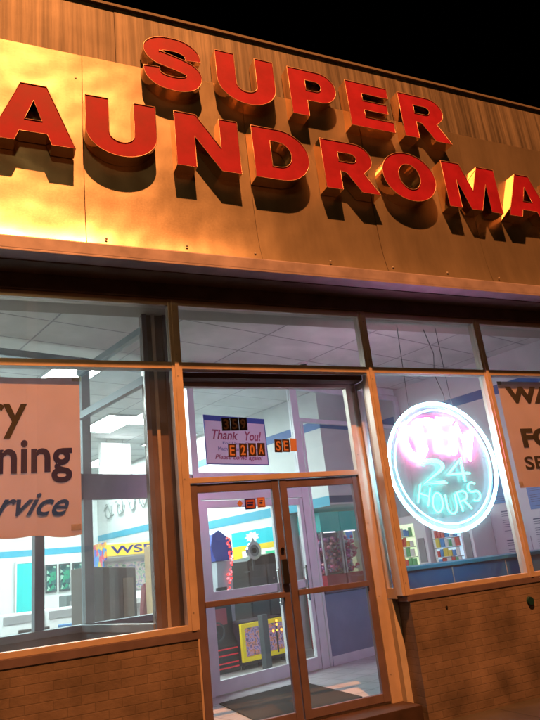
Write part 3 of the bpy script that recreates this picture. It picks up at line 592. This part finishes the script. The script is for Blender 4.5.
def wire(name, pts, r, m, parent): me = curve_mesh(name, [(pts, False)], bevel=r, fill=False, res=2); xform(me, UP); return link(name, me, m, parent, True)
SW = mat('scroll_iron', (.25,.28,.28), .5)
for k in range(4):
    cx = .35+.6*k; wire('scroll', [(cx+(.05+.16*t/30)*math.cos(t/4.5+k), .25+(.05+.2*t/30)*math.sin(t/4.5+k), .02) for t in range(31)], .014, SW, wr)
    wire('tendril', [(cx-.2+.5*t/12, .25+.16*math.sin(t/2.2+k), .02) for t in range(13)], .011, SW, wr)
# frames and door on the back wall
for i, (a, l) in enumerate(((6.0,'left one of three green framed posters on the back wall'), (6.33,'middle one of three green framed posters on the back wall'), (6.66,'right one of three green framed posters on the back wall'))):
    t = ab_thing('framed_poster', l, 'poster', a, 15.46, 1.25, group='green posters on the back wall')
    g = BM(); box(g, 0, .27, 0, .03, 0, .62, .004); obj('frame', g, DGREY, t); g = BM(); box(g, .03, .24, -.006, -.001, .04, .58); obj('print', g, patchwork('print_green%d' % i, 13, 0, [(.02,.25,.15), (.03,.12,.12), (.3,.5,.4), (.01,.05,.06)]), t)
td = ab_thing('teal_door', 'narrow bright teal door in the white back wall', 'door', 5.30, 15.44)
g = BM(); box(g, .03, .49, 0, .04, 0, 2.0, .004); obj('leaf', g, mat('bright_teal', (.03,.55,.55), .4), td); g = BM(); box(g, 0, .028, -.01, .05, 0, 2.05); box(g, .492, .52, -.01, .05, 0, 2.05); box(g, .03, .49, -.01, .05, 2.003, 2.05); obj('frame', g, WHITE, td); g = BM(); ball(g, (.43,-.03,1.0), .03); obj('knob', g, CHROME, td)
ks = ab_thing('change_machine', 'dark grey upright change machine standing by the back posters', 'change machine', 5.55, 13.2)
g = BM(); box(g, 0, .45, 0, .4, .0, 1.22, .02); obj('body', g, mat('slate_metal', (.12,.15,.16), .4), ks); g = BM(); box(g, .06, .39, -.01, -.001, .75, 1.1, .003); obj('panel', g, GREY, ks); g = BM(); box(g, .15, .3, -.02, -.001, .4, .48, .003); obj('coin_tray', g, CHROME, ks)
for i, (a, l) in enumerate(((3.62,'left white front loading washer seen under the banner'), (4.36,'right white front loading washer seen under the banner'))):
    t = ab_thing('washing_machine', l, 'washing machine', a, 11.2, group='white washers in the left room')
    g = BM(); box(g, 0, .68, 0, .65, 0, 1.05, .015); obj('body', g, WHITE, t); g = BM(); ring(g, (.34,0,.55), .16, .22, -.04, -.001); obj('door_ring', g, CHROME, t)
    g = BM(); cyl(g, (.34,-.02,.55), (.34,-.002,.55), .16, n=28); obj('door_glass', g, BLACK, t); g = BM(); box(g, .04, .64, -.012, -.001, .9, 1.02, .004); obj('control_panel', g, GREY, t)
# folding chairs / plastic chairs row in the left room
def chair(a, b, rz, lab, m):
    t = ab_thing('shell_chair', lab, 'chair', a, b, rz=rz, group='plastic shell chairs in the left room')
    g = BM(); prism(g, [(0,.44),(.42,.44),(.44,.47),(.02,.48)], 'x', 0, .42, .008); obj('seat', g, m, t)
    g = BM(); prism(g, [(.40,.47),(.43,.47),(.52,.86),(.49,.87)], 'x', .0, .42, .008); obj('backrest', g, m, t)
    for x, y in ((.03,.03), (.39,.03), (.03,.4), (.39,.4)): g = BM(); cyl(g, (x,y,0), (x,y,.44), .011, n=10); obj('leg', g, CHROME, t)
chair(4.6, 10.0, 2.6, 'blue plastic chair nearest the grey cabinet', cm_((.1,.25,.5))); chair(4.0, 10.2, 2.8, 'black plastic chair behind the banner edge', BLACK)
# machines along the middle wall
dm = ab_thing('motion_arcade_machine', 'slanted blue game machine edged with red lights, behind the left door', 'arcade machine', 5.86, 8.4)
g = BM(); prism(g, [(.02,1.5),(-.05,1.72),(.0,1.9),(.12,1.96),(.34,1.80),(.36,1.6),(.30,1.5)], 'y', 0, .55, .015); obj('cabinet', g, mat('deep_blue', (.03,.07,.42), .35), dm)
g = BM(); prism(g, [(0,0),(.03,1.0),(.05,1.497),(.33,1.497),(.33,1.0),(.30,0)], 'y', .02, .5, .012); obj('stand', g, mat('stand_grey', (.45,.48,.55), .4), dm)
rd = random.Random(3)
for nm, m_, n in (('red_lights', glow('red_leds', (1,.06,.06), 3), 34), ('pink_lights', glow('pink_leds', (1,.25,.3), 2.5), 22)):
    g = BM()
    for k in range(n): zz = rd.uniform(1.05, 1.85); ball(g, (.25+.06*math.sin(zz*5)+rd.uniform(-.045,.045), -.012, zz), rd.uniform(.008,.017), seg=8)
    obj(nm, g, m_, dm)['kind'] = 'stuff'
g = BM(); box(g, -.02, .16, -.05, -.001, 1.0, 1.12, .01); obj('control_panel', g, BLACK, dm)
tc_ = ab_thing('tan_game_cabinet', 'tan wooden game cabinet with an orange label, left edge of the door view', 'cabinet', 5.28, 9.0)
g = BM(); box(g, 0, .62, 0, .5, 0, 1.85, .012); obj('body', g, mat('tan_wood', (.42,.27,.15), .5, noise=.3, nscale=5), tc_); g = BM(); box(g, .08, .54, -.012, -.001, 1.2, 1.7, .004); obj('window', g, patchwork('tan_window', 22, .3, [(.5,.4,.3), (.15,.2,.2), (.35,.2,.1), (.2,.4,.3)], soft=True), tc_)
g = BM(); box(g, .1, .55, -.03, -.001, 1.0, 1.12, .004); obj('label_plate', g, mat('orange_label', (.85,.4,.03), .5), tc_)
ms = thing('laundry_wall_sign', 'wide wall sign with teal top, yellow band and white field, under the teal stripe', 'sign', W(7.33, 9.86, 1.32), TH-math.pi/2)
WS = 1.3
g = BM(); box(g, 0, WS, -.03, 0, 0, .62, .004); obj('board', g, mat('sign_white', (.82,.84,.74), .5, emis=(.82,.9,.74), es=.35), ms)  # board, teal and green fields emit a little to brighten the sign
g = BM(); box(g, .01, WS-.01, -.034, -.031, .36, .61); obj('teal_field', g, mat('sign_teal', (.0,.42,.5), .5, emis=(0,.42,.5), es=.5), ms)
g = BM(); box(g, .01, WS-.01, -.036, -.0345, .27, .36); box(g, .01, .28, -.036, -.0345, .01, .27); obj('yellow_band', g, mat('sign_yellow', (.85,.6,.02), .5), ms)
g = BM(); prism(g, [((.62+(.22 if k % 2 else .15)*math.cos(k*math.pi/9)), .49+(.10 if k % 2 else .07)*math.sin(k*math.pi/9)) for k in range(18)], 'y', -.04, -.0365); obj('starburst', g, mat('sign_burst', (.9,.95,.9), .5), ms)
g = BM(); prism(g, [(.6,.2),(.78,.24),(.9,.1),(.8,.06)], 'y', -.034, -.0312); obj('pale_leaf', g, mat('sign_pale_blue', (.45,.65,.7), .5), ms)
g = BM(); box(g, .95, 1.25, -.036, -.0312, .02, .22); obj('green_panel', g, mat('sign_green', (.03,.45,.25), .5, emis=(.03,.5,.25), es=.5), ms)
bt = ab_thing('black_game_cabinet', 'large black cabinet standing under the teal and yellow wall sign', 'cabinet', 6.60, 8.55)
g = BM(); prism(g, [(0,.45),(0,1.46),(.1,1.5),(.55,1.55),(.7,1.5),(.7,.45)], 'y', 0, .5, .015); box(g, .05, .65, .04, .46, 0, .449); obj('body', g, BLACK, bt); g = BM(); box(g, .03, .36, -.01, -.001, .6, 1.38, .004); box(g, .39, .66, -.01, -.001, .6, 1.38, .004); obj('door', g, DGREY, bt); g = BM(); cyl(g, (.5,-.025,1.15), (.5,-.011,1.15), .014); obj('knob', g, CHROME, bt)
dd = ab_thing('round_dial', 'round chrome dial with a dark hub and pointed top, left above the black cabinet', 'dial', 6.62, 8.40, 1.55)
g = BM(); ring(g, (0,0,0), .09, .14, -.04, .0); prism(g, [(-.03,.138),(.03,.138),(0,.2)], 'y', -.03, -.01); obj('rim', g, CHROME, dd)
g = BM(); cyl(g, (0,-.02,0), (0,0,0), .092, n=28); obj('face', g, GREY, dd); g = BM(); cyl(g, (0,-.045,0), (0,-.021,0), .045, n=6); obj('hub', g, BLACK, dd)
g = BM(); box(g, -.02, .02, .001, .03, -.3, .1); box(g, -.1, .1, .001, .145, -.32, -.301); obj('bracket', g, DGREY, dd)
# low black machine and yellow ride-on machines behind the inner door
kd = ab_thing('low_game_machine', 'low black sit-down game machine by the left edge of the inner door', 'arcade machine', 5.1, 8.0)
g = BM(); prism(g, [(0,0),(0,.35),(.1,.5),(.12,.88),(.5,.92),(.5,0)], 'x', 0, .8, .02); obj('cabinet', g, BLACK, kd); g = BM(); prism(g, [(.095,.55),(.09,.55),(.11,.9),(.118,.9)], 'x', .1, .7); obj('screen', g, BLACK, kd)
g = BM(); ring(g, (.4,0,.55), .11, .13, -.06, -.04); obj('steering_wheel', g, DGREY, kd); g = BM(); cyl(g, (.4,-.05,.55), (.4,.05,.5), .02); obj('steering_column', g, DGREY, kd)
g = BM()
for z in (.06, .12, .22, .3): box(g, .04, .76, -.01, -.001, z, z+.018)
obj('red_trim', g, glow('red_trim_light', (1,.05,.08), .5), kd)['kind'] = 'stuff'
g = BM(); box(g, .12, .68, .08, .11, .62, .84, .01); obj('dashboard', g, cm_((.35,.05,.08)), kd)
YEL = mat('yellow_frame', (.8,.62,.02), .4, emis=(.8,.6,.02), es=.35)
def ride(a, b, lab):
    t = ab_thing('yellow_game_machine', lab, 'arcade machine', a, b, group='yellow framed machines behind the inner door')
    g = BM(); box(g, .0, .42, .05, .5, .05, .62, .01); obj('cabinet', g, mat('ride_dark', (.05,.03,.05), .4), t)
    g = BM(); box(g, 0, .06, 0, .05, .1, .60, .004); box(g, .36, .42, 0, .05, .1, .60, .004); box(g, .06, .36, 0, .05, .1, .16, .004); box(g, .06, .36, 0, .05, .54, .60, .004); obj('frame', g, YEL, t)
    g = BM(); box(g, .065, .355, .03, .049, .165, .535); obj('screen', g, patchwork('prize_%s' % lab[:4], 16, .5, [(.5,.05,.2), (.1,.05,.1), (.3,.25,.5), (.6,.2,.05), (.05,.1,.2)], soft=True), t)
    for x in (.06, .36): g = BM(); cyl(g, (x,.1,.0), (x,.1,.05), .03); obj('foot', g, BLACK, t)
ride(5.88, 7.9, 'left one of the two yellow framed prize machines'); ride(6.36, 7.95, 'right one of the two yellow framed prize machines')
g = BM()
for q in ((.12,.3),(.2,.3),(.28,.3),(.2,.38),(.2,.43)): ball(g, (q[0], .02, q[1]), .018, seg=8)
wl = ab_thing('warning_light_bar', 'small cluster of orange lights in front of the right yellow machine', 'light', 6.34, 7.88, .08)
obj('bulbs', g, glow('amber_bulbs', (1,.35,.05), 4), wl)['kind'] = 'stuff'; g = BM(); box(g, .19, .21, .03, .045, .0, .44, .003); box(g, .09, .31, .03, .04, .29, .305, .002); obj('bracket', g, DGREY, wl)
pt = ab_thing('post_barrier', 'slim dark post with a round foot standing in front of the yellow machines', 'post', 5.93, 7.45)
g = BM(); box(g, -.05, .05, -.05, .05, .02, .72, .01); obj('post', g, DGREY, pt); g = BM(); cyl(g, (0,0,0), (0,0,.02), .12); obj('foot', g, DGREY, pt)
# claw machines in the niche
def claw(a, b, lab, pm):
    t = ab_thing('claw_machine', lab, 'claw machine', a, b, group='claw machines in the niche'); w, d = .45, .55
    g = BM(); box(g, 0, w, 0, d, 0, 1.1, .01); obj('base', g, mat('crimson', (.3,.01,.03), .4), t)
    g = BM()
    for x, y in ((0,0), (w-.03,0), (0,d-.03), (w-.03,d-.03)): box(g, x, x+.03, y, y+.03, 1.102, 1.78, .003)
    obj('corner_bar', g, mat('pale_bar', (.5,.45,.5), .3, .5), t)
    g = BM(); box(g, 0, w, 0, d, 1.782, 2.1, .01); obj('marquee', g, mat('teal_marquee', (.02,.3,.3), .4, emis=(.0,.4,.4), es=.25), t)
    g = BM(); box(g, .031, w-.031, .008, .012, 1.105, 1.778); obj('window', g, DGLASS, t)
    g = BM(); rnd = random.Random(int(a*100))
    for k in range(190): ball(g, (rnd.uniform(.05,w-.05), rnd.uniform(.06,d-.06), rnd.uniform(1.14,1.68)), rnd.uniform(.025,.048), 1, 1, rnd.uniform(.7,1.1), 8)
    obj('plush_toys', g, pm, t, smooth=True)['kind'] = 'stuff'
    g = BM(); box(g, .1, w-.1, .02, .05, 1.765, 1.775); obj('fill_strip', g, glow('claw_fill', (1,.8,.95), 4), t)  # glowing strip added to brighten the plush toys
    g = BM(); box(g, .03, w-.03, d-.03, d-.01, 1.105, 1.78); obj('back_panel', g, mat('mauve_back', (.35,.15,.3), .5), t)
    g = BM(); cyl(g, (w*.5,.3,1.78), (w*.5,.3,1.62), .01); ball(g, (w*.5,.3,1.6), .03)
    for k in range(3): cyl(g, (w*.5,.3,1.6), (w*.5+.05*math.cos(k*2.1), .3+.05*math.sin(k*2.1), 1.53), .006, n=8)
    obj('claw', g, CHROME, t)
np_ = ab_thing('bright_poster', 'bright yellow and blue poster beside the right claw machine', 'poster', 8.56, 8.2, 1.0)
g = BM(); box(g, 0, .22, 0, .02, 0, 1.0); obj('board', g, mat('poster_cream', (.8,.8,.6), .5, emis=(.8,.85,.5), es=.4), np_); g = BM(); box(g, .02, .2, -.005, -.001, .6, .96); obj('blue_block', g, mat('poster_sky', (.1,.3,.75), .5, emis=(.1,.3,.75), es=.4), np_)  # both layers emit faintly so the poster looks bright
PL1 = patchwork('plush_mauve', 12, 0, [(.6,.1,.22), (.35,.1,.3), (.55,.25,.3), (.7,.3,.35), (.2,.15,.3)]); PL2 = patchwork('plush_pink', 12, 0, [(.75,.10,.22), (.5,.1,.4), (.8,.4,.4), (.6,.08,.2), (.8,.7,.7)])
claw(7.60, 7.8, 'claw machine full of mauve plush toys, left of the pair in the niche', PL1); claw(8.08, 7.8, 'claw machine full of pink plush toys, right of the pair in the niche', PL2)
# lit vending machines and posters along the right-hand wall
def vending(b, h, w, face, lab, cat='vending machine'):
    t = thing('vending_machine', lab, cat, W(A1-.02, b, -.055), TH-math.pi/2, group='machines along the right wall'); d = .55
    g = BM(); box(g, 0, w, -d, 0, .05, h, .015); obj('body', g, WHITE, t); g = BM(); box(g, .05, w*.72, -d-.012, -d-.001, .75, h-.12, .004); win = obj('window', g, face, t); rn = random.Random(int(b*10)); PC = [BM() for _ in range(5)]
    for r_ in range(6):
        zr = .80+r_*(h-.95)/6; x = .075
        while x < w*.70-.05:
            ww = rn.uniform(.035,.07); hh = rn.uniform(.08,.14); k = rn.randrange(5); box(PC[k], x, x+ww, -d-.045, -d-.013, zr, zr+hh, .004); x += ww+rn.uniform(.006,.02)
    for k, bm_ in enumerate(PC):
        if len(bm_.verts): obj('products', bm_, cm_([(.75,.6,.1),(.6,.08,.06),(.1,.3,.6),(.15,.45,.2),(.75,.75,.7)][k]), win)['kind'] = 'stuff'
        else: bm_.free()
    g = BM(); [box(g, .05, w*.72, -d-.05, -d-.0125, .785+r_*(h-.95)/6, .795+r_*(h-.95)/6) for r_ in range(6)]; obj('shelves', g, GREY, win)['kind'] = 'stuff'
    g = BM(); box(g, w*.77, w-.05, -d-.012, -d-.001, 1.15, 1.5, .004); obj('button_panel', g, GREY, t); g = BM(); box(g, .1, w*.7, -d-.014, -d-.001, .3, .5, .006); obj('delivery_flap', g, BLACK, t)
    g = BM()
    for x in (.06, w-.06): cyl(g, (x,-d+.06,0), (x,-d+.06,.05), .025)
    obj('foot', g, BLACK, t)
VF = mat('snack_backlight', (.7,.8,.6), .5, emis=(.8,1,.6), es=.9); VF2 = mat('drink_backlight', (.6,.75,.85), .5, emis=(.6,.85,1), es=.8)
vending(6.95, 1.85, .75, VF, 'snack machine with a bright greenish front, nearest the niche'); vending(6.1, 1.75, .7, VF2, 'drink machine with a pale blue front, beside the snack machine')
for b, z, w, h, l in ((5.25,1.0,.4,.3,'lowest white notice with printed lines on the right wall'), (5.25,1.36,.32,.35,'white notice above the lowest one on the right wall'), (4.78,1.05,.36,.5,'tall white notice behind the far right mullion'), (4.75,1.65,.3,.35,'blue and white notice high on the right wall'), (4.3,1.15,.34,.4,'white notice under the peach sign'), (5.3,1.8,.3,.4,'small blue poster above two white notices')):
    t = thing('wall_notice', l, 'notice', W(A1-.002, b, z), TH-math.pi/2)
    g = BM(); box(g, 0, w, -.012, 0, 0, h); obj('card', g, mat('blue_card', (.2,.35,.65), .6) if 'blue' in l else mat('notice_card', (.75,.76,.78), .6), t)
    g = BM()
    for k in range(int(h/.03)-1):
        if k % 5 == 3: continue
        box(g, .03, w-.03-random.random()*w*.4, -.0145, -.0125, h-.04-k*.03, h-.04-k*.03+(.016 if k == 0 else .007))
    obj('printed_lines', g, mat('print_grey', (.15,.16,.22), .6), t)['kind'] = 'stuff'

# ------------------------------------------------------------------ mast lamp that lights the front, plus an added sheen lamp (behind and above the viewer)
def lamp(x, y, z, col, P, lab, rad, tx, ty, tz, name):
    t = thing('street_lamp', lab, 'street lamp', (x, y-1.2, -.365 if y < .8 else -.22), 0)
    g = BM(); cyl(g, (0,0,0), (0,0,z+.5), .14 if z > 12 else .09, .07, 16); obj('pole', g, GREY, t)
    g = BM(); cyl(g, (0,0,z+.45), (0,1.2,z+.6), .04, n=10); obj('arm', g, GREY, t)
    g = BM(); box(g, -.16, .16, .95, 1.5, z+.5, z+.66, .03); obj('lamp_head', g, GREY, t)
    g = BM(); box(g, -.12, .12, 1.0, 1.45, z+.47, z+.498); obj('lens', g, glow(name+'_lens', col, 20), t)
    l = bpy.data.lights.new(name, 'POINT'); l.energy = P; l.color = col; l.shadow_soft_size = rad
    o = bpy.data.objects.new('lamp_light', l); C.objects.link(o); o.parent = t; o.location = (0, 1.2, z+.28)
lamp(.9, -2.5, 19.0, (1,.315,.08), 38000, 'tall sodium mast lamp across the pavement, out of frame', .12, 0,0,0, 'mast')
lamp(-.6, -4.8, 8.7, (1,.62,.22), 260, 'lower lamp out of frame, added for the glow on the sign band', .3, 0,0,0, 'fascia_glow')  # unseen lamp added to heat the lower left of the fascia

# ------------------------------------------------------------------ world: night sky
w = bpy.data.worlds.new('World'); SC.world = w; w.use_nodes = True; nt = w.node_tree
sk = nt.nodes.new('ShaderNodeTexSky'); sk.sky_type = 'NISHITA'; sk.sun_disc = False; sk.sun_elevation = math.radians(-6); sk.sun_rotation = math.radians(180)
nt.links.new(sk.outputs[0], nt.nodes['Background'].inputs[0]); nt.nodes['Background'].inputs[1].default_value = .05

# ------------------------------------------------------------------ camera
M = ((0.915115878252057, -0.38860799374536437, -0.10745583543097689), (0.02522567096060456, 0.3211748637983791, -0.9466838819736395), (0.40240103739373445, 0.8636148065319951, 0.3037151949402198))
cd = bpy.data.cameras.new('Camera'); cam = bpy.data.objects.new('Camera', cd); C.objects.link(cam); SC.camera = cam
R = Matrix((M[0], tuple(-v for v in M[1]), tuple(-v for v in M[2]))).transposed().to_4x4(); R.translation = (0, 0, 1.3); cam.matrix_world = R
cd.sensor_fit = 'VERTICAL'; cd.sensor_height = 24; cd.lens = 24*640/720; cd.clip_end = 500; cd.clip_start = .05
v = SC.view_settings; v.view_transform = 'Standard'; v.look = 'None'; v.exposure = 0; v.gamma = 1; v.use_curve_mapping = False
SC.display_settings.display_device = 'sRGB'
cy = SC.cycles; cy.use_denoising = True; cy.max_bounces = 8; cy.transparent_max_bounces = 24; cy.diffuse_bounces = 3; cy.glossy_bounces = 4; cy.sample_clamp_indirect = 4; cy.caustics_reflective = False; cy.caustics_refractive = False
